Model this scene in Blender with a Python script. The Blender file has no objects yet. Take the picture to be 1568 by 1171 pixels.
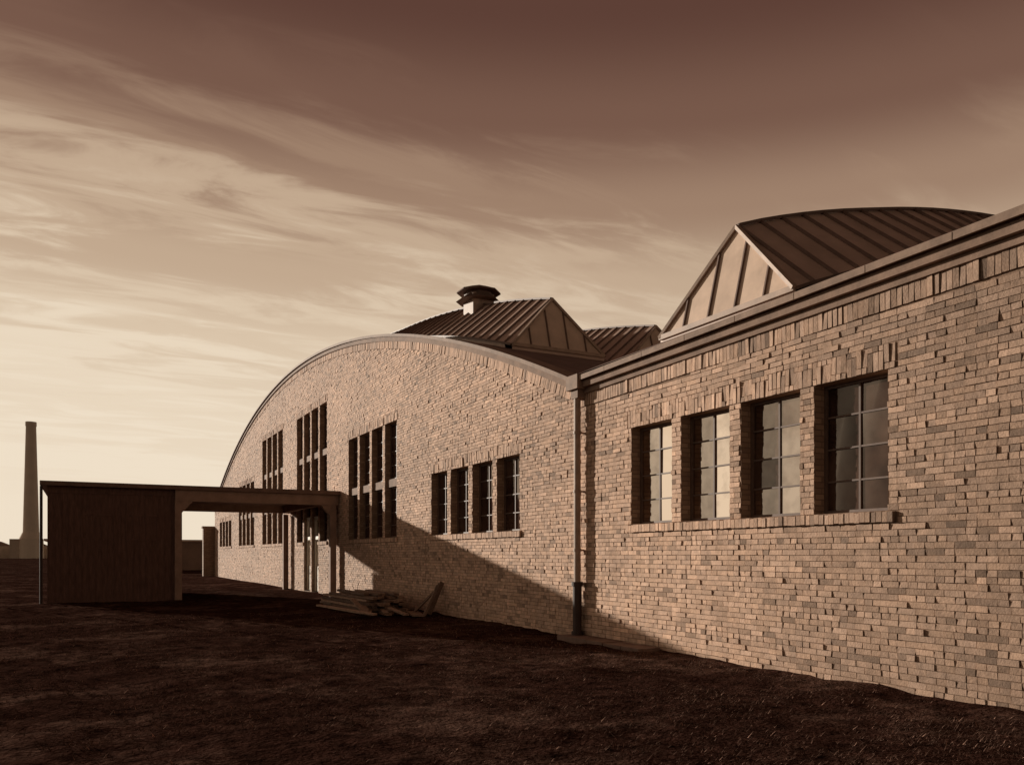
import bpy, math, random
from mathutils import Vector, noise
random.seed(7)
R=random.random
def U(a,b): return a+(b-a)*R()
scene=bpy.context.scene
XF=8.33
YC,ZA,RA=37.8,9.76,63.7
Y0,Y1=13.2,62.4
def arch(y):
    d=y-YC
    return ZA-RA+math.sqrt(RA*RA-d*d)
def zt(y): return 4.86+min(.17,max(0,(13.2-y)*.0125))
XC2,ZA2,RA2=19.0,7.30,26.0
def arch2(x): return ZA2-RA2+math.sqrt(RA2*RA2-(x-XC2)**2)
def topz(y): return arch(y) if y>=Y0 else zt(y)

# ---------------------------------------------------------------- mesh helper
class MB:
    def __init__(s): s.v=[];s.f=[];s.c=[];s.m=[]
    def face(s,pts,col=(1,1,1),mi=0):
        n=len(s.v); s.v.extend(pts); s.f.append(tuple(range(n,n+len(pts)))); s.c.append(col); s.m.append(mi)
    def hexa(s,p,col=(1,1,1),mi=0,skip=()):
        n=len(s.v); s.v.extend(p)
        for i,q in enumerate(((0,3,2,1),(4,5,6,7),(0,1,5,4),(1,2,6,5),(2,3,7,6),(3,0,4,7))):
            if i in skip: continue
            s.f.append(tuple(n+k for k in q)); s.c.append(col); s.m.append(mi)
    def box(s,x0,x1,y0,y1,z0,z1,col=(1,1,1),mi=0):
        s.hexa([(x0,y0,z0),(x1,y0,z0),(x1,y1,z0),(x0,y1,z0),(x0,y0,z1),(x1,y0,z1),(x1,y1,z1),(x0,y1,z1)],col,mi)
    def beam(s,p,q,w,h,col=(1,1,1),mi=0,up=(0,0,1)):
        p=Vector(p);q=Vector(q);d=(q-p).normalized();u=Vector(up)
        a=d.cross(u)
        if a.length<1e-4: a=d.cross(Vector((1,0,0)))
        a.normalize(); b=a.cross(d).normalized()
        a=a*w/2;b=b*h/2
        s.hexa([tuple(p-a-b),tuple(p+a-b),tuple(q+a-b),tuple(q-a-b),tuple(p-a+b),tuple(p+a+b),tuple(q+a+b),tuple(q-a+b)],col,mi)
    def cyl(s,x,y,z0,z1,r0,r1,n=16,mi=0,cap=True):
        A=[(x+r0*math.cos(2*math.pi*i/n),y+r0*math.sin(2*math.pi*i/n),z0) for i in range(n)]
        B=[(x+r1*math.cos(2*math.pi*i/n),y+r1*math.sin(2*math.pi*i/n),z1) for i in range(n)]
        for i in range(n):
            j=(i+1)%n
            s.face([A[i],A[j],B[j],B[i]],mi=mi)
        if cap: s.face(B,mi=mi)
    def make(s,name,mats,parent=None,smooth=False):
        me=bpy.data.meshes.new(name); me.from_pydata([tuple(v) for v in s.v],[],s.f)
        if not isinstance(mats,(list,tuple)): mats=[mats]
        for m in mats: me.materials.append(m)
        at=me.color_attributes.new('Col','FLOAT_COLOR','CORNER')
        arr=[]
        for f,c in zip(s.f,s.c):
            arr.extend([c[0],c[1],c[2],1.0]*len(f))
        at.data.foreach_set('color',arr)
        me.polygons.foreach_set('material_index',s.m)
        if smooth: me.polygons.foreach_set('use_smooth',[True]*len(s.f))
        me.update()
        ob=bpy.data.objects.new(name,me); scene.collection.objects.link(ob)
        if parent: ob.parent=parent
        return ob
def empty(name,loc=(0,0,0)):
    e=bpy.data.objects.new(name,None); scene.collection.objects.link(e); e.location=(0,0,0); return e

# ---------------------------------------------------------------- materials
def mat(name,col,rough=.8,var=.25,scale=3.0,bump=0.0,bscale=30.0,attr=False,metal=0.0,spec=.3,stretch=(1,1,1),patch=None):
    m=bpy.data.materials.new(name); m.use_nodes=True; nt=m.node_tree; N=nt.nodes; L=nt.links
    b=N['Principled BSDF']; b.inputs['Roughness'].default_value=rough; b.inputs['Metallic'].default_value=metal
    b.inputs['Specular IOR Level'].default_value=spec
    tc=N.new('ShaderNodeTexCoord'); mp=N.new('ShaderNodeMapping'); mp.inputs['Scale'].default_value=stretch
    L.new(tc.outputs['Object'],mp.inputs['Vector'])
    nz=N.new('ShaderNodeTexNoise'); nz.inputs['Scale'].default_value=scale; nz.inputs['Detail'].default_value=6
    nz.inputs['Roughness'].default_value=.65
    L.new(mp.outputs[0],nz.inputs['Vector'])
    mr=N.new('ShaderNodeMapRange'); mr.inputs['From Min'].default_value=.3; mr.inputs['From Max'].default_value=.7
    mr.inputs['To Min'].default_value=1-var; mr.inputs['To Max'].default_value=1+var
    L.new(nz.outputs['Fac'],mr.inputs['Value'])
    vm=N.new('ShaderNodeVectorMath'); vm.operation='SCALE'; vm.inputs[0].default_value=col
    L.new(mr.outputs[0],vm.inputs['Scale'])
    if patch:
        n4=N.new('ShaderNodeTexNoise'); n4.inputs['Scale'].default_value=patch[1]; n4.inputs['Detail'].default_value=9; n4.inputs['Roughness'].default_value=.72
        L.new(mp.outputs[0],n4.inputs['Vector'])
        m4=N.new('ShaderNodeMapRange'); m4.interpolation_type='SMOOTHSTEP'; m4.inputs['From Min'].default_value=.47; m4.inputs['From Max'].default_value=.66
        L.new(n4.outputs['Fac'],m4.inputs['Value'])
        v4=N.new('ShaderNodeVectorMath'); v4.operation='SCALE'; v4.inputs[0].default_value=patch[0]; L.new(mr.outputs[0],v4.inputs['Scale'])
        mx=N.new('ShaderNodeMix'); mx.data_type='VECTOR'
        L.new(m4.outputs[0],mx.inputs['Factor']); L.new(vm.outputs[0],mx.inputs[4]); L.new(v4.outputs[0],mx.inputs[5])
        L.new(mx.outputs[1],b.inputs['Base Color'])
    elif attr:
        a=N.new('ShaderNodeAttribute'); a.attribute_name='Col'
        v2=N.new('ShaderNodeVectorMath'); v2.operation='MULTIPLY'
        L.new(vm.outputs[0],v2.inputs[0]); L.new(a.outputs['Color'],v2.inputs[1])
        L.new(v2.outputs[0],b.inputs['Base Color'])
    else: L.new(vm.outputs[0],b.inputs['Base Color'])
    if bump>0:
        n2=N.new('ShaderNodeTexNoise'); n2.inputs['Scale'].default_value=bscale; n2.inputs['Detail'].default_value=5
        L.new(mp.outputs[0],n2.inputs['Vector'])
        bp=N.new('ShaderNodeBump'); bp.inputs['Strength'].default_value=1.0; bp.inputs['Distance'].default_value=bump
        L.new(n2.outputs['Fac'],bp.inputs['Height']); L.new(bp.outputs[0],b.inputs['Normal'])
    return m
M_brick=mat('clinker_brick',(.63,.42,.30),.85,.24,9,.006,42,attr=True)
M_mortar=mat('mortar',(.25,.16,.11),.95,.25,5,.004,40)
M_metal=mat('painted_sheet_metal',(.52,.365,.285),.5,.20,1.5,.002,6,spec=.5)
M_seam=mat('seam_metal',(.17,.105,.08),.6,.2,3,spec=.3)
M_metal2=mat('roofing_felt',(.17,.105,.08),.8,.3,2,.003,20)
M_cop=mat('coping_metal',(.28,.19,.14),.75,.3,4,.002,20,spec=.2)
M_conc=mat('concrete_fascia',(.26,.168,.12),.85,.28,3,.003,25)
M_pipe=mat('galvanised_pipe',(.38,.265,.195),.6,.25,5,spec=.4)
M_frame=mat('steel_window_frame',(.14,.09,.068),.6,.2,8)
M_white=mat('white_painted_wood',(.78,.69,.57),.6,.08,6)
M_wood=mat('weathered_timber',(.24,.155,.11),.85,.35,4,.003,30,stretch=(6,1,6),attr=True)
M_dark=mat('dark_stained_boards',(.15,.080,.060),.85,.3,3,.003,20,stretch=(6,6,1))
M_beam=mat('canopy_concrete',(.34,.22,.165),.85,.22,3,.002,20)
M_roofed=mat('canopy_roof_edge',(.20,.125,.095),.8,.2,3)
M_glasslit=mat('wired_skylight_glass',(.62,.46,.35),.4,.16,2.2,spec=.5)
M_iron=mat('cast_iron',(.06,.036,.028),.6,.2,6)
M_chim=mat('hazy_chimney_render',(.75,.60,.46),.9,.10,.15)  # extra pale: distance haze put into the base colour
M_far=mat('distant_plaster',(.60,.46,.35),.9,.15,.4)
M_outb=mat('outbuilding_plaster',(.26,.168,.126),.9,.15,.8)

def glass_mat():
    m=bpy.data.materials.new('window_glass'); m.use_nodes=True; nt=m.node_tree; N=nt.nodes; L=nt.links
    N.remove(N['Principled BSDF']); out=N['Material Output']
    d=N.new('ShaderNodeBsdfDiffuse'); g=N.new('ShaderNodeBsdfGlossy'); g.inputs['Roughness'].default_value=.04
    g.inputs['Color'].default_value=(.9,.77,.66,1)
    tc=N.new('ShaderNodeTexCoord')
    nz=N.new('ShaderNodeTexNoise'); nz.inputs['Scale'].default_value=1.7; nz.inputs['Detail'].default_value=4
    L.new(tc.outputs['Object'],nz.inputs['Vector'])
    cr=N.new('ShaderNodeValToRGB'); cr.color_ramp.elements[0].position=.35; cr.color_ramp.elements[0].color=(.03,.015,.012,1)
    cr.color_ramp.elements[1].position=.7; cr.color_ramp.elements[1].color=(.09,.052,.038,1)
    L.new(nz.outputs['Fac'],cr.inputs[0]); L.new(cr.outputs[0],d.inputs['Color'])
    a=N.new('ShaderNodeAttribute'); a.attribute_name='Col'
    lw=N.new('ShaderNodeLayerWeight'); lw.inputs['Blend'].default_value=.35
    mu=N.new('ShaderNodeMath'); mu.operation='MULTIPLY'; L.new(lw.outputs['Fresnel'],mu.inputs[0])
    L.new(a.outputs['Fac'],mu.inputs[1])
    n3=N.new('ShaderNodeTexNoise'); n3.inputs['Scale'].default_value=5; n3.inputs['Detail'].default_value=6
    L.new(tc.outputs['Object'],n3.inputs['Vector'])
    m3=N.new('ShaderNodeMapRange'); m3.inputs['From Min'].default_value=.3; m3.inputs['From Max'].default_value=.6; m3.inputs['To Min'].default_value=.78; m3.inputs['To Max'].default_value=1.08
    L.new(n3.outputs['Fac'],m3.inputs['Value'])
    mu2=N.new('ShaderNodeMath'); mu2.operation='MULTIPLY'; L.new(mu.outputs[0],mu2.inputs[0]); L.new(m3.outputs[0],mu2.inputs[1])
    mx=N.new('ShaderNodeMixShader'); L.new(mu2.outputs[0],mx.inputs[0]); L.new(d.outputs[0],mx.inputs[1]); L.new(g.outputs[0],mx.inputs[2])
    n2=N.new('ShaderNodeTexNoise'); n2.inputs['Scale'].default_value=2.2; n2.inputs['Detail'].default_value=1; L.new(tc.outputs['Object'],n2.inputs['Vector'])
    bp=N.new('ShaderNodeBump'); bp.inputs['Distance'].default_value=.006; bp.inputs['Strength'].default_value=.5
    L.new(n2.outputs['Fac'],bp.inputs['Height']); L.new(bp.outputs[0],g.inputs['Normal'])
    L.new(mx.outputs[0],out.inputs['Surface'])
    return m
M_glass=glass_mat()

def brick_tex_mat(name,axis):
    m=mat(name,(.36,.24,.16),.85,.2,9)
    nt=m.node_tree;N=nt.nodes;L=nt.links;b=N['Principled BSDF']
    tc=N.new('ShaderNodeTexCoord'); sp=N.new('ShaderNodeSeparateXYZ'); cb=N.new('ShaderNodeCombineXYZ')
    L.new(tc.outputs['Object'],sp.inputs[0]); L.new(sp.outputs[axis],cb.inputs[0]); L.new(sp.outputs[2],cb.inputs[1])
    bt=N.new('ShaderNodeTexBrick'); bt.inputs['Scale'].default_value=1; bt.inputs['Brick Width'].default_value=.235
    bt.inputs['Row Height'].default_value=.075; bt.inputs['Mortar Size'].default_value=.006
    bt.inputs['Color1'].default_value=(.42,.285,.195,1); bt.inputs['Color2'].default_value=(.25,.16,.11,1); bt.inputs['Mortar'].default_value=(.2,.13,.09,1)
    L.new(cb.outputs[0],bt.inputs['Vector']); L.new(bt.outputs['Color'],b.inputs['Base Color'])
    bp=N.new('ShaderNodeBump'); bp.invert=True; bp.inputs['Distance'].default_value=.006
    L.new(bt.outputs['Fac'],bp.inputs['Height']); L.new(bp.outputs[0],b.inputs['Normal'])
    return m
M_bx=brick_tex_mat('reveal_brick',0)

# ================================================================= FACTORY
fac=empty('brick_factory_building')
W=1.09; P=.2367
def group(yn,z0,z1,n=4): # yn = near (low) y
    out=[]
    for i in range(n):
        a=yn+i*(W+P*1.0)+0
        out.append((a,a+W,z0,z1))
    return out
SILL,HEAD=2.06,3.71
groups=[(6.48,SILL,HEAD),(15.64,SILL,HEAD),(23.49,SILL,5.585),(31.51,SILL,7.46),(39.45,SILL,7.46),(46.9,SILL,5.585),(54.84,SILL,HEAD),(-3.0,SILL,HEAD)]
opens=[]; zones=[]
GW=4*W+3*P
for gi,(yn,z0,z1) in enumerate(groups):
    for k,o in enumerate(group(yn,z0,z1)):
        if gi==3 and k in (1,2): o=(o[0],o[1],0.0,z1)
        opens.append(o)
        if gi==3 and k in (1,2):
            zones.append((o[0],o[1],-1,z0))
    zones.append((yn-.12,yn+GW+.12,1.91,2.06)); zones.append((yn-.12,yn+GW+.12,z1,z1+.30))
skipz=opens+zones
# --- brickwork
bw=MB()
def bcol(y,z):
    n=noise.noise(Vector((y*.35,z*.6,1.3)))+.6*noise.noise(Vector((y*1.1,z*1.6,7.3)))
    v=U(.76,1.06)*(1+.16*n)
    if R()<.12: v*=U(.55,.78)
    if R()<.06: v*=1.2
    v*=max(.58,min(1,1-.07*(10.0-y)))  # light falling off towards the near end, painted into the brick colour
    t=U(-.03,.03)
    return (v*(1+t*.3),v*(1-t*.2),v*(1-t))
RH=.075
def brick(y0,y1,z0,z1,base=.0,pr=.009):
    p=XF-.005-base-U(0,pr)- (U(.006,.014) if R()<.08 else 0)
    j=lambda:U(-.003,.003)
    tl=U(-.003,.004);tz=U(-.004,.004)
    def P4(x,f): return [(x+(-tl-tz)*f,y0+j(),z0+j()),(x+(tl-tz)*f,y1+j(),z0+j()),(x+(tl+tz)*f,y1+j(),z1+j()),(x+(-tl+tz)*f,y0+j(),z1+j())]
    A=P4(p,1)
    B=[(XF+.012,y0-0,z0),(XF+.012,y1,z0),(XF+.012,y1,z1),(XF+.012,y0,z1)]
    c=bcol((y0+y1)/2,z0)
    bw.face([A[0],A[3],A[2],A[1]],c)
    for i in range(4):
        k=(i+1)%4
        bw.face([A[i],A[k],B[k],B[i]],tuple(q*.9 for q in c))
row=0
z=-.04-RH*4
YN=-13.0
while z<ZA:
    z0=z+.0045; z1=z+RH-.0045; zc=z+RH/2
    blocked=sorted([(a,b) for a,b,c,d in skipz if c<zc<d])
    merged=[]
    for a,b in blocked:
        if merged and a<=merged[-1][1]+.001: merged[-1]=(merged[-1][0],max(b,merged[-1][1]))
        else: merged.append((a,b))
    cur=YN; free=[]
    for a,b in merged:
        free.append((cur,a)); cur=b
    free.append((cur,Y1))
    header=(row%6==3)
    for fa,fb in free:
        if fb-fa<.05: continue
        off=(row%2)*.118+U(-.02,.02)
        y=math.floor((fa-off)/.235)*.235+off
        while y<fb:
            ln=.235
            segs=[(y,y+ln)]
            if header or R()<.22: segs=[(y,y+ln/2),(y+ln/2,y+ln)]
            for s0,s1 in segs:
                a=max(s0,fa)+.004; b=min(s1,fb)-.004
                if b-a<.03: continue
                yc=(a+b)/2
                lim=topz(yc)-(.18 if yc>=Y0 else .31)-.21
                if z1>lim: continue
                brick(a,b,z0,z1)
            y+=ln
    z+=RH; row+=1
for yn,z0g,z1g in groups:
    a=yn-.10
    while a<yn+GW+.10:
        h=U(-.006,.006)
        if not(yn==31.51 and yn+W+P-.05<a<yn+3*W+2*P):
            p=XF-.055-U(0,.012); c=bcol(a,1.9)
            bw.hexa([(p,a,1.925+h),(XF+.2,a,1.925),(XF+.2,a+.068,1.925),(p,a+.068,1.925+h),(p,a,2.045+h),(XF+.2,a,2.075),(XF+.2,a+.068,2.075),(p,a+.068,2.045+h)],c)
        a+=.0765
    a=yn-.10
    while a<yn+GW+.10:
        if R()<.5:
            brick(a,a+.067,z1g+.004,z1g+.225,.004,.018); brick(a,a+.067,z1g+.234,z1g+.296,.0,.016)
        else:
            brick(a,a+.067,z1g+.004,z1g+.072,.004,.016); brick(a,a+.067,z1g+.081,z1g+.296,.0,.018)
        a+=.0765
y=YN
while y<Y0-.1:
    t=zt(y)-.31
    brick(y,y+.067,t-.232,t,.012,.010)
    y+=.0765
ang0=math.asin((Y0-YC)/RA); ang1=math.asin((Y1-YC)/RA); a=ang0+.0008
da=.0765/RA
while a<ang1:
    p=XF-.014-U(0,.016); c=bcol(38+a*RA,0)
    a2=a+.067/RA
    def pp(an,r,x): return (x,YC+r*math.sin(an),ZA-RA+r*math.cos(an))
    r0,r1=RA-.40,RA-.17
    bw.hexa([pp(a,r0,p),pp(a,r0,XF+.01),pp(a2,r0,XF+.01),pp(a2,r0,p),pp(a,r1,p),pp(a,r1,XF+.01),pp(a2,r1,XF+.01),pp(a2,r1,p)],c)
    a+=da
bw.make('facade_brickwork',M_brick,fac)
# --- backing wall (mortar) and reveals
mw=MB()
ys=set([YN,Y1,Y0])
for o in opens: ys.add(o[0]);ys.add(o[1])
yy=Y0
while yy<Y1: ys.add(round(yy,3)); yy+=.7
ys=sorted(ys)
for a,b in zip(ys[:-1],ys[1:]):
    if b-a<1e-5: continue
    m_=(a+b)/2
    os_=sorted([(c,d) for (p,q,c,d) in opens if p<m_<q])
    if m_<Y0: ta=zt(a)-.05; tb=zt(b)-.05
    else: ta=arch(max(a,Y0))-.05; tb=arch(b)-.05
    cur=-.4
    for c,d in os_:
        mw.face([(XF+.003,a,cur),(XF+.003,b,cur),(XF+.003,b,c),(XF+.003,a,c)])
        cur=d
    mw.face([(XF+.003,a,cur),(XF+.003,b,cur),(XF+.003,b,tb),(XF+.003,a,ta)])
mw.make('mortar_wall_face',M_mortar,fac)
RD=.20
rv=MB()
for (a,b,c,d) in opens:
    x0,x1=XF+.0,XF+.32
    rv.face([(x0,a,c),(x1,a,c),(x1,a,d),(x0,a,d)]); rv.face([(x0,b,c),(x0,b,d),(x1,b,d),(x1,b,c)])
    rv.face([(x0,a,d),(x1,a,d),(x1,b,d),(x0,b,d)]); rv.face([(x0,a,c),(x0,b,c),(x1,b,c),(x1,a,c)])
rv.make('window_reveals',M_bx,fac)
sh=MB()
sh.box(XF+.34,45,YN+.01,Y0,-.3,4.8); 
sh.face([(XF+.02,YN,-.3),(45,YN,-.3),(45,YN,4.9),(XF+.02,YN,4.9)])
sh.face([(XF+.02,Y1,-.3),(45,Y1,-.3),(45,Y1,5.0),(XF+.02,Y1,5.0)])
xs=[8.4+i*(29.4-8.4)/30 for i in range(31)]
for a,b in zip(xs[:-1],xs[1:]):
    sh.face([(a,Y0+.01,4.6),(b,Y0+.01,4.6),(b,Y0+.01,arch2(b)-.03),(a,Y0+.01,arch2(a)-.03)])
    sh.face([(a,YN,4.6),(b,YN,4.6),(b,YN,arch2(b)-.03),(a,YN,arch2(a)-.03)])
sh.face([(45,YN,-.3),(45,Y1,-.3),(45,Y1,5),(45,YN,5)])
sh.make('side_walls',M_bx,fac)
# --- windows
gl=MB(); fr=MB(); sp=MB(); wd=MB()
xg=XF+RD
for gi,(yn,z0g,z1g) in enumerate(groups):
    for k,(a,b,c,d) in enumerate(group(yn,z0g,z1g)):
        isdoor=(gi==3 and k in (1,2))
        segs=[]
        if z1g<4: segs=[(SILL,HEAD)]
        elif z1g<6: segs=[(SILL,3.62),(3.86,z1g)]
        else: segs=[(SILL,3.62),(3.86,5.46),(5.70,z1g)]
        for s,t in zip(segs[:-1],segs[1:]):
            sp.box(XF+.07,xg+.05,a+.002,b-.002,s[1]-.0,t[0])
        if isdoor:
            wd.box(xg-.10,xg+.02,a+.003,a+.12,0.02,3.1); wd.box(xg-.10,xg+.02,b-.12,b-.003,0.02,3.1)
            wd.box(xg-.098,xg+.02,a+.12,b-.12,2.95,3.098); wd.box(xg-.098,xg+.02,a+.12,b-.12,2.15,2.28)
            wd.box(xg-.05,xg+.02,a+.13,b-.13,.03,1.05)
            wd.box(xg-.05,xg+.02,a+.13,a+.22,1.05,2.15); wd.box(xg-.05,xg+.02,b-.22,b-.13,1.05,2.15)
            gl.face([(xg,a,.03),(xg,b,.03),(xg,b,3.62),(xg,a,3.62)],(.5,.5,.5))
            segs=segs[1:]
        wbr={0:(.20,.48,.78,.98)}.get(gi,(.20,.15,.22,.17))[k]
        for s0,s1 in segs:
            nr=4 if s1-s0>1.2 else 3; nc=2
            f=.022
            fr.box(xg-.03,xg+.03,a+.001,a+.045,s0,s1); fr.box(xg-.03,xg+.03,b-.045,b-.001,s0,s1)
            fr.box(xg-.028,xg+.03,a+.045,b-.045,s0+.003,s0+.045); fr.box(xg-.028,xg+.03,a+.045,b-.045,s1-.045,s1-.003)
            for i in range(1,nc):
                yv=a+(b-a)*i/nc; fr.box(xg-.022,xg+.02,yv-f/2-.003,yv+f/2+.003,s0+.045,s1-.045)
            for i in range(1,nr):
                zv=s0+(s1-s0)*i/nr; fr.box(xg-.019,xg+.018,a+.045,b-.045,zv-f/2,zv+f/2)
            for i in range(nc):
                for j in range(nr):
                    ya=a+(b-a)*i/nc; yb=a+(b-a)*(i+1)/nc; za=s0+(s1-s0)*j/nr; zb=s0+(s1-s0)*(j+1)/nr
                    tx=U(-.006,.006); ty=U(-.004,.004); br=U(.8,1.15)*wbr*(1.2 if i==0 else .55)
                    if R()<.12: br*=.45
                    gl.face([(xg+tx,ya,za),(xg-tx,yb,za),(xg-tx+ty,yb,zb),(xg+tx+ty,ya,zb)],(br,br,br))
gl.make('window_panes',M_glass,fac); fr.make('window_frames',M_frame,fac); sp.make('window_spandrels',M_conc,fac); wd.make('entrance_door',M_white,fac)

# --- copings and eaves
cp=MB(); cn=MB()
st=[YN+i*(Y0-.05-YN)/24 for i in range(25)]
for a,b in zip(st[:-1],st[1:]):
    def sec(mb,x0,x1,d0,d1,e=0):
        mb.hexa([(x0,a+e,zt(a)-d0),(x1,a+e,zt(a)-d0),(x1,b,zt(b)-d0),(x0,b,zt(b)-d0),(x0,a+e,zt(a)-d1),(x1,a+e,zt(a)-d1),(x1,b,zt(b)-d1),(x0,b,zt(b)-d1)],skip=())
    sec(cp,XF-.20,XF+.4,.085,0.0)
    sec(cp,XF-.225,XF-.198,.10,.012,.012)
    sec(cn,XF-.14,XF+.2,.22,.087)
    sec(cn,XF-.06,XF+.2,.32,.222)
n=90
for i in range(n):
    a=ang0+(ang1-ang0)*i/n; b=ang0+(ang1-ang0)*(i+1)/n
    def q(an,r,x): return (x,YC+r*math.sin(an),ZA-RA+r*math.cos(an))
    def seg(mb,x0,x1,r0,r1): mb.hexa([q(a,r0,x0),q(a,r0,x1),q(b,r0,x1),q(b,r0,x0),q(a,r1,x0),q(a,r1,x1),q(b,r1,x1),q(b,r1,x0)])
    seg(cp,XF-.15,XF+.35,RA-.06,RA+.02)
    seg(cn,XF-.08,XF+.3,RA-.19,RA-.062)
cp.box(XF-.26,XF+.1,Y0-.30,Y0+.10,4.62,4.885)
cp.box(XF-.20,XF+.05,Y0-.22,Y0+.02,4.46,4.618)
cp.make('roof_coping',M_cop,fac); cn.make('eaves_fascia',M_conc,fac)
# vault roofs
rf=MB()
n=70
for i in range(n):
    a=Y0+(Y1-Y0)*i/n; b=Y0+(Y1-Y0)*(i+1)/n
    rf.face([(XF+.1,a,arch(a)-.01),(45,a,arch(a)-.01),(45,b,arch(b)-.01),(XF+.1,b,arch(b)-.01)])
n=40
for i in range(n):
    a=8.2+(29.8-8.2)*i/n; b=8.2+(29.8-8.2)*(i+1)/n
    rf.face([(a,YN,arch2(a)-.03),(b,YN,arch2(b)-.03),(b,Y0+.02,arch2(b)-.03),(a,Y0+.02,arch2(a)-.03)])
rf.face([(29.8,YN,4.9),(45,YN,4.9),(45,Y0,4.9),(29.8,Y0,4.9)])
rf.make('vaulted_roof',M_metal2,fac,smooth=False)
# --- lantern skylights
def lantern(name,axis,c,w,a0,a1,roof,hf,base_off=.1,set_=.4,zoff=0):
    me=MB(); ge=MB(); ba=MB()
    T=(lambda a,b,z:(c+b,a,z)) if axis=='Y' else (lambda a,b,z:(a,c+b,z))
    ra=lambda a: roof(a)+base_off+zoff
    rg=lambda a: roof(a)+hf(a)+zoff
    h=w/2
    A=T(a0,-h,ra(a0)); B=T(a0,h,ra(a0)); C=T(a0+set_,0,rg(a0+set_))
    ge.face([A,B,C])
    n=int((a1-a0-set_)/.5); st=[a0+set_+(a1-a0-set_)*i/n for i in range(n+1)]
    for s in (-1,1):
        me.face([T(a0,s*h,ra(a0)),T(st[0],s*h,ra(st[0])),T(st[0],0,rg(st[0]))])
        for p,q in zip(st[:-1],st[1:]):
            me.face([T(p,s*h,ra(p)),T(q,s*h,ra(q)),T(q,0,rg(q)),T(p,0,rg(p))])
            me.face([T(p,s*h,ra(p)),T(q,s*h,ra(q)),T(q,s*(h-.02),roof(q)-.2),T(p,s*(h-.02),roof(p)-.2)])
        for p in st:
            ba.beam(T(p,s*h*1.02,ra(p)+.0),T(p,0,rg(p)+.03),.035,.055,up=(0,0,1))
        pts=[a0]+st
        for p,q in zip(pts[:-1],pts[1:]): ba.beam(T(p,s*(h+.02),ra(p)),T(q,s*(h+.02),ra(q)),.07,.05)
    for p,q in zip(st[:-1],st[1:]): ba.beam(T(p,0,rg(p)+.03),T(q,0,rg(q)+.03),.10,.05)
    e=st[-1]; me.face([T(e,-h,ra(e)),T(e,h,ra(e)),T(e,0,rg(e))])
    me.face([T(a0,-h,ra(a0)),T(a0,h,ra(a0)),T(a0-.02,h,roof(a0)-.3),T(a0-.02,-h,roof(a0)-.3)])
    li=MB(); lb=MB()
    Av,Bv,Cv=Vector(A),Vector(B),Vector(C)
    nrm=(Bv-Av).cross(Cv-Av).normalized()
    if axis=='Y' and nrm.y>0: nrm=-nrm
    if axis=='X' and nrm.x>0: nrm=-nrm
    o=nrm*.02
    li.beam(Av+o,Cv+o,.09,.06); li.beam(Bv+o,Cv+o,.09,.06); li.beam(Av+o,Bv+o,.06,.09)
    for t in (.2,.4,.6,.8):
        p=Av.lerp(Bv,t)
        top=Av.lerp(Cv,t*2) if t<.5 else Bv.lerp(Cv,(1-t)*2)
        lb.beam(p+o,top+o,.03,.035)
    me.make(name+'_sheet_roof',M_metal,fac); ge.make(name+'_glazing',M_glasslit,fac)
    ba.make(name+'_standing_seams',M_seam,fac); li.make(name+'_glazing_surround',M_pipe,fac); lb.make(name+'_glazing_bars',M_seam,fac)
lantern('hall_skylight','X',10.63,3.26,9.5,28.5,arch2,lambda a:1.47-.09*min(1,max(0,(a-10.2)/3.0)),.05,.37)
hfun=lambda a:1.43-.48*min(1,max(0,(a-18.9)/11.3))
lantern('vault_skylight','Y',11.03,2.8,18.5,57,arch,hfun,.11,.4)
lantern('vault_skylight_rear','Y',15.6,2.8,20.0,55,arch,hfun,.11,.4,-.15)
# ventilator on the ridge
ve=MB(); vy,vx=23.4,11.0; vz=8.72
ve.box(vx-.36,vx+.36,vy-.36,vy+.36,vz,vz+.93)
ve.make('ridge_ventilator_shaft',M_pipe,fac)
vh=MB()
def frus(z0,z1,r0,r1,k=8):
    A=[(vx+r0*math.cos(math.pi/8+2*math.pi*i/k),vy+r0*math.sin(math.pi/8+2*math.pi*i/k),z0) for i in range(k)]
    B=[(vx+r1*math.cos(math.pi/8+2*math.pi*i/k),vy+r1*math.sin(math.pi/8+2*math.pi*i/k),z1) for i in range(k)]
    for i in range(k): vh.face([A[i],A[(i+1)%k],B[(i+1)%k],B[i]])
    vh.face(B); vh.face(A[::-1])
frus(vz+.74,vz+.90,.72,.50); frus(vz+.92,vz+1.0,.46,.46); frus(vz+1.01,vz+1.06,.70,.68); frus(vz+1.062,vz+1.20,.66,.30)
vh.make('ridge_ventilator_hood',M_seam,fac)
# downspout
dp=MB(); xp=XF-.13; yp=Y0-.10
dp.cyl(xp,yp,1.0,4.5,.065,.065)
for zz in (1.6,2.7,3.8): dp.cyl(xp,yp,zz,zz+.05,.078,.078); dp.box(xp,XF,yp-.02,yp+.02,zz+.01,zz+.04)
dp.make('rainwater_downpipe',M_pipe,fac,smooth=False)
di=MB(); di.cyl(xp,yp,-.1,1.0,.085,.085); di.cyl(xp,yp,.95,1.03,.11,.11); di.cyl(xp,yp,.0,.1,.11,.11)
di.make('downpipe_iron_boot',M_iron,fac)
wp=MB(); wp.box(7.55,XF+.3,Y1+.05,Y1+.6,-.2,3.4); wp.box(7.48,XF+.35,Y1,Y1+.66,3.4,3.55)
wp.make('corner_pier',M_bx,fac)

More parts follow.
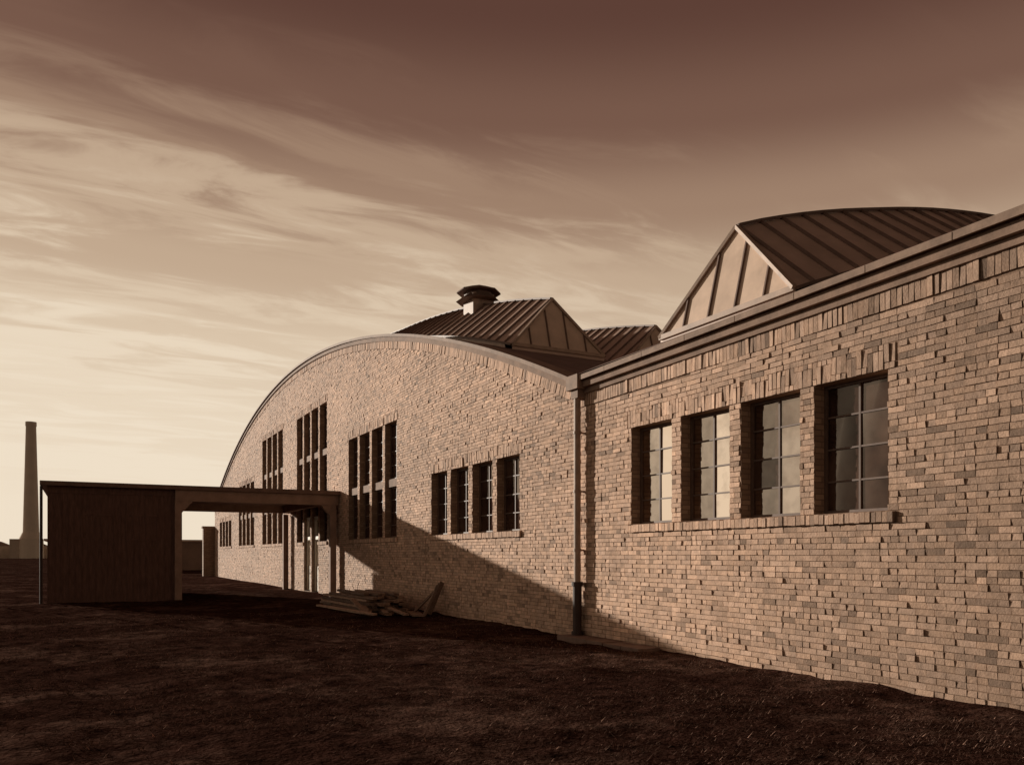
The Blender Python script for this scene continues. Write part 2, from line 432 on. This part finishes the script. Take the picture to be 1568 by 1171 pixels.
# ================================================================= CANOPY SHED
can=empty('carport_shed')
CY0,CY1=29.75,38.0; CX0=-1.2; CX1=2.81; CZ=3.86
c1=MB()
c1.box(CX0+.15,CX1-.1,CY0+.18,CY1-.1,-.3,3.715)
c1.make('store_room',M_dark,can)
bd=MB()
x=CX0+.16
while x<CX1-.2:
    bd.box(x,x+.02,CY0+.165,CY0+.185,-.2,3.6); x+=.19
bd.box(CX0+.15,CX1-.1,CY0+.15,CY0+.19,3.5,3.714)
bd.make('board_battens',M_dark,can)
wn=MB()
for xa in (-.1,1.2):
    wn.box(xa,xa+1.0,CY0+.155,CY0+.19,2.0,2.06); wn.box(xa,xa+1.0,CY0+.155,CY0+.19,2.8,2.86)
    wn.box(xa,xa+.05,CY0+.155,CY0+.19,2.06,2.8); wn.box(xa+.95,xa+1.0,CY0+.155,CY0+.19,2.06,2.8)
wn.make('shutter_frames',M_dark,can)
rb=MB()
rb.box(CX0-.05,XF-.02,CY0-.12,CY1+.1,3.72,CZ)
rb.make('flat_roof_slab',M_roofed,can)
bb=MB()
bb.box(CX1-.10,XF-.04,CY0,CY0+.25,3.34,3.718)
bb.box(CX1-.10,XF-.04,CY1-.25,CY1,3.40,3.718)
for xx in (CX1-.06,8.08):
    bb.box(xx-.11,xx+.11,CY0+.252,CY1-.252,3.42,3.717)
for xx,yy_ in ((CX1+.0,CY0+.125),(8.10,CY0+.125),(8.10,CY1-.125),(CX1+.0,CY1-.125)):
    bb.box(xx-.11,xx+.11,yy_-.11,yy_+.11,-.3,3.34)
def haunch(x,sx,y):
    p=[(x,y-.1,3.34),(x+sx*.35,y-.1,3.34),(x,y-.1,2.95)]
    q_=[(x,y+.1,3.34),(x+sx*.35,y+.1,3.34),(x,y+.1,2.95)]
    bb.face(p);bb.face(q_[::-1]);bb.face([p[1],q_[1],q_[2],p[2]])
haunch(CX1+.11,1,CY0+.125); haunch(7.99,-1,CY0+.125)
bb.make('posts_and_beams',M_beam,can)
cd=MB(); cd.cyl(CX0-.02,CY0+.1,-.1,3.7,.045,.045,10); cd.make('corner_downpipe',M_iron,can)

# ================================================================= LUMBER
SH=-4.0
lp=MB()
for lay in range(7):
    for i in range(7-lay//2):
        y0=23.9+SH+U(-.35,.35)+lay*.12; ln=U(3.4,4.8)-lay*.2
        x=6.35+i*.2+U(-.03,.03)+lay*.04; zz=.03+lay*.075
        an=U(-.05,.05); v=U(.5,1.6)
        lp.beam((x,y0,zz+U(0,.02)),(x+an*ln,y0+ln,zz+U(0,.02)),U(.12,.18),.06,(v,v,v))
for i in range(12):
    y0=U(22.6,25)+SH;x=U(5.9,7.2);an=U(-.5,.5);ln=U(1.2,2.6);v=U(.5,1.6)
    lp.beam((x,y0,.05+U(0,.1)),(x+an*ln,y0+ln,.06+U(0,.4)),.13,.04,(v,v,v))
lp.make('lumber_pile',M_wood)
bx=MB(); s2=-2.6
for i in range(3):
    bx.beam((7.85+i*.02,22.3+i*.13+s2,0),(8.24,22.35+i*.13+s2,.82-.05*i),.12,.03,(.8,.8,.8),up=(0,1,0))
bx.beam((7.3,21.6+s2,.03),(7.6,22.9+s2,.05),.3,.04); bx.beam((7.6,22.0+s2,0),(7.9,22.0+s2,.6),.07,.07); bx.beam((7.5,22.6+s2,.0),(7.9,22.1+s2,.58),.08,.05)
bx.make('leaning_boards',M_wood)
dg=MB()
for i in range(5):
    dg.box(7.85+U(-.02,.02),8.28,10.7+i*.52,11.2+i*.52,-.1,.03+U(0,.015))
dg.make('drain_paving_slabs',M_roofed)

# ================================================================= DISTANCE
ch=MB(); cxx,cyy=-17.4,347.0
ch.cyl(cxx,cyy,-1,7,4.2,4.0,24); ch.cyl(cxx,cyy,7,9.5,3.9,2.75,24,cap=False); ch.cyl(cxx,cyy,9.3,49.5,2.65,1.65,24); ch.cyl(cxx,cyy,48.2,49.7,1.85,1.82,24)
ch.make('factory_chimney',M_chim,smooth=False)
dw=empty('distant_works')
d1=MB(); d1.box(-30,-12,352,362,-1,4.6); d1.box(-24,-20.5,345,352,-1,7.0); d1.box(-46,-31,360,372,-1,3.2)
d1.make('works_walls',M_far,dw)
d2=MB()
for x0,wd_,zb,yb,ye in ((-30,6,4.6,351.8,362.2),(-24,6,4.6,351.8,362.2),(-18,6,4.6,351.8,362.2),(-46,15,3.2,359.8,372.2)):
    d2.face([(x0,yb,zb),(x0+wd_,yb,zb),(x0+wd_*.4,yb,zb+1.6)]); d2.face([(x0,yb,zb),(x0+wd_*.4,yb,zb+1.6),(x0+wd_*.4,ye,zb+1.6),(x0,ye,zb)]); d2.face([(x0+wd_,yb,zb),(x0+wd_*.4,yb,zb+1.6),(x0+wd_*.4,ye,zb+1.6),(x0+wd_,ye,zb)])
d2.make('works_roof',M_outb,dw)
ob_=empty('low_outbuilding')
o1=MB(); o1.box(-3,13,86,94,-.3,2.75); o1.make('outbuilding_walls',M_outb,ob_)
o2=MB(); o2.box(-3.3,13.3,85.7,94.3,2.75,2.95); o2.make('outbuilding_roof',M_metal,ob_)
up=MB()
up.cyl(-5.0,34.5,-.2,5.2,.07,.05,8); up.beam((-5.35,34.5,4.9),(-4.65,34.5,4.9),.07,.07)
for xx in (-5.3,-5.0,-4.7): up.cyl(xx,34.5,4.93,5.05,.03,.03,6)
up.make('utility_pole',M_wood)
hd=MB()
for i in range(1400):
    x=U(-420,260); y=U(420,470); s=U(1.5,5); 
    for k in range(3):
        c=Vector((x+U(-s,s),y+U(-3,3),U(0,s*.7)))
        a=Vector((U(-1,1),U(-1,1),U(-1,1))).normalized()*s*.5; b=Vector((U(-1,1),U(-1,1),U(-1,1))).normalized()*s*.5
        hd.face([c-a,c+b,c+a,c-b])
M_hedge=mat('distant_foliage',(.38,.27,.20),.95,.3,.1)
hd.make('distant_hedgerow',M_hedge)

# ================================================================= GROUND
def gz(x,y):
    d=math.hypot(x,y)
    f=1.0 if d<60 else max(0,1-(d-60)/60)
    return f*(.05*noise.noise(Vector((x*.35,y*.35,0)))+.035*noise.noise(Vector((x*1.3,y*1.3,5)))+.024*noise.noise(Vector((x*4,y*4,9))))-.02
def axis_pts(lo,hi,step,far):
    p=[];v=lo
    while v<=hi: p.append(v); v+=step
    s=step; v=hi
    while v<far: s*=1.35; v+=s; p.append(v)
    s=step; v=lo
    while v>-far: s*=1.35; v-=s; p.insert(0,v)
    return p
gx=axis_pts(-8,8.4,.12,4000); gy=axis_pts(2,30,.12,4000)
vs=[(x,y,gz(x,y)) for y in gy for x in gx]; nx=len(gx)
fs=[(j*nx+i,j*nx+i+1,(j+1)*nx+i+1,(j+1)*nx+i) for j in range(len(gy)-1) for i in range(nx-1)]
me=bpy.data.meshes.new('ground'); me.from_pydata(vs,[],fs)
M_ground=mat('rough_turf_soil',(.040,.019,.014),.98,.75,5.0,.035,22,spec=.0,patch=((.105,.060,.045),.45))
me.materials.append(M_ground); me.polygons.foreach_set('use_smooth',[True]*len(fs))
g=bpy.data.objects.new('ground',me); scene.collection.objects.link(g)
gr=MB()
def tuft(x,y,s):
    z=gz(x,y)-.005
    for k in range(random.randint(2,4)):
        a=U(0,6.28); l=U(.3,1)*s; w=.003+.003*R()
        bx_,by_=x+U(-.03,.03),y+U(-.03,.03)
        tx,ty=bx_+math.cos(a)*l*.8,by_+math.sin(a)*l*.8
        px,py=-math.sin(a)*w,math.cos(a)*w
        v=U(.5,1.4)*(3.0 if R()<.10 else 1)
        gr.face([(bx_-px,by_-py,z),(bx_+px,by_+py,z),(tx,ty,z+l*U(.3,.9))],(v,v,v))
cnt=0
while cnt<50000:
    y=2.5+20*R()**1.5; x=U(-8,8.1)
    if noise.noise(Vector((x*.8,y*.8,3)))+U(-.35,.35)<-.05: continue
    tuft(x,y,U(.03,.08)); cnt+=1
M_grass=mat('dry_grass_blades',(.12,.071,.053),.9,.3,2,attr=True,spec=.0)
gr.make('grass',M_grass)

# ================================================================= LIGHT
dirv=Vector((1,-2.25,-.44)).normalized()
sun=bpy.data.lights.new('sun','SUN'); sun.energy=5; sun.angle=math.radians(.5); sun.color=(1,.90,.77)
so=bpy.data.objects.new('sun',sun); scene.collection.objects.link(so); so.rotation_euler=dirv.to_track_quat('-Z','Y').to_euler(); so.location=(-30,60,20)
w=bpy.data.worlds.new('World'); scene.world=w; w.use_nodes=True; nt=w.node_tree; N=nt.nodes; L=nt.links
bg=N['Background']
def math_(op,a,b=None,c=None):
    n=N.new('ShaderNodeMath'); n.operation=op
    for i,v in enumerate((a,b,c)):
        if v is None: continue
        if isinstance(v,(int,float)): n.inputs[i].default_value=v
        else: L.new(v,n.inputs[i])
    return n.outputs[0]
def mrange(inp,a,b,c=0.0,d=1.0):
    m=N.new('ShaderNodeMapRange'); m.interpolation_type='SMOOTHSTEP'
    for k,v in (('From Min',a),('From Max',b),('To Min',c),('To Max',d)): m.inputs[k].default_value=v
    L.new(inp,m.inputs['Value']); return m.outputs[0]
sky=N.new('ShaderNodeTexSky'); sky.sky_type='NISHITA'; sky.sun_disc=False
sky.sun_elevation=math.radians(10.1); sky.sun_rotation=math.radians(-24)
bwn=N.new('ShaderNodeRGBToBW'); L.new(sky.outputs[0],bwn.inputs[0])
tc=N.new('ShaderNodeTexCoord'); sx=N.new('ShaderNodeSeparateXYZ'); L.new(tc.outputs['Generated'],sx.inputs[0])
zc=math_('MAXIMUM',sx.outputs[2],0.0)
def ramp(stops,inp):
    r=N.new('ShaderNodeValToRGB'); r.color_ramp.interpolation='EASE'
    e=r.color_ramp.elements
    e[0].position=stops[0][0]; e[0].color=(*stops[0][1],1); e[1].position=stops[-1][0]; e[1].color=(*stops[-1][1],1)
    for p,c in stops[1:-1]:
        q=e.new(p); q.color=(*c,1)
    L.new(inp,r.inputs[0]); return r.outputs[0]
zd=math_('ADD',zc,.14)
u=math_('DIVIDE',sx.outputs[0],zd); v=math_('DIVIDE',sx.outputs[1],zd)
cb=N.new('ShaderNodeCombineXYZ'); L.new(u,cb.inputs[0]); L.new(v,cb.inputs[1])
def cloud(rot,sc,scale,detail,dist,seed,rough=.5):
    mp=N.new('ShaderNodeMapping'); mp.inputs['Rotation'].default_value=(0,0,math.radians(rot)); mp.inputs['Scale'].default_value=sc; mp.inputs['Location'].default_value=(seed,seed*.7,0)
    L.new(cb.outputs[0],mp.inputs[0])
    n=N.new('ShaderNodeTexNoise'); n.inputs['Scale'].default_value=scale; n.inputs['Detail'].default_value=detail; n.inputs['Distortion'].default_value=dist; n.inputs['Roughness'].default_value=rough
    L.new(mp.outputs[0],n.inputs['Vector']); return n.outputs['Fac']
c1_=cloud(20,(.6,1.3,1),1.2,4,.4,2.0)
c2_=cloud(33,(.7,2.6,1),3.0,6,.7,5.0,.6)
cs=math_('ADD',math_('MULTIPLY',c1_,.45),math_('MULTIPLY',c2_,.55))
side=math_('ADD',math_('MULTIPLY',sx.outputs[0],-.82),math_('MULTIPLY',sx.outputs[1],.5))
mask=math_('MULTIPLY',mrange(side,-.35,.45,.25,1.0),mrange(zc,.34,.52,1.0,.22))
cl=math_('MULTIPLY',mrange(cs,.43,.63),mask)
lum=math_('MINIMUM',math_('MULTIPLY',bwn.outputs[0],.1),1.5)
tone=math_('SUBTRACT',zc,math_('MULTIPLY',lum,.02))
tone=math_('SUBTRACT',tone,math_('MULTIPLY',cl,.11))
tone=math_('SUBTRACT',tone,math_('MULTIPLY',side,.02))
S=[(0.0,(.86,.735,.575)),(.12,(.81,.675,.515)),(.215,(.70,.555,.405)),(.30,(.54,.395,.275)),(.38,(.34,.218,.148)),(.46,(.185,.099,.069)),(.55,(.110,.051,.037)),(1.0,(.07,.030,.022))]
colr=ramp(S,tone)
# unseen sky behind the camera, dimmed by hand to deepen the shade
back=mrange(sx.outputs[1],-.35,.45,.38,1.0)
sc=N.new('ShaderNodeVectorMath'); sc.operation='SCALE'; L.new(colr,sc.inputs[0]); L.new(math_('MULTIPLY',back,10.0),sc.inputs['Scale'])
L.new(sc.outputs[0],bg.inputs['Color']); bg.inputs['Strength'].default_value=.1

cam=bpy.data.cameras.new('camera'); co=bpy.data.objects.new('camera',cam); scene.collection.objects.link(co)
co.location=(0,0,1.55); co.rotation_euler=(math.radians(90),0,math.radians(-27.5))
cam.sensor_width=36; cam.lens=28.86; cam.shift_y=.1674; cam.clip_end=9000; cam.clip_start=.05
scene.camera=co
scene.view_settings.view_transform='Standard'; scene.view_settings.look='None'; scene.view_settings.exposure=0
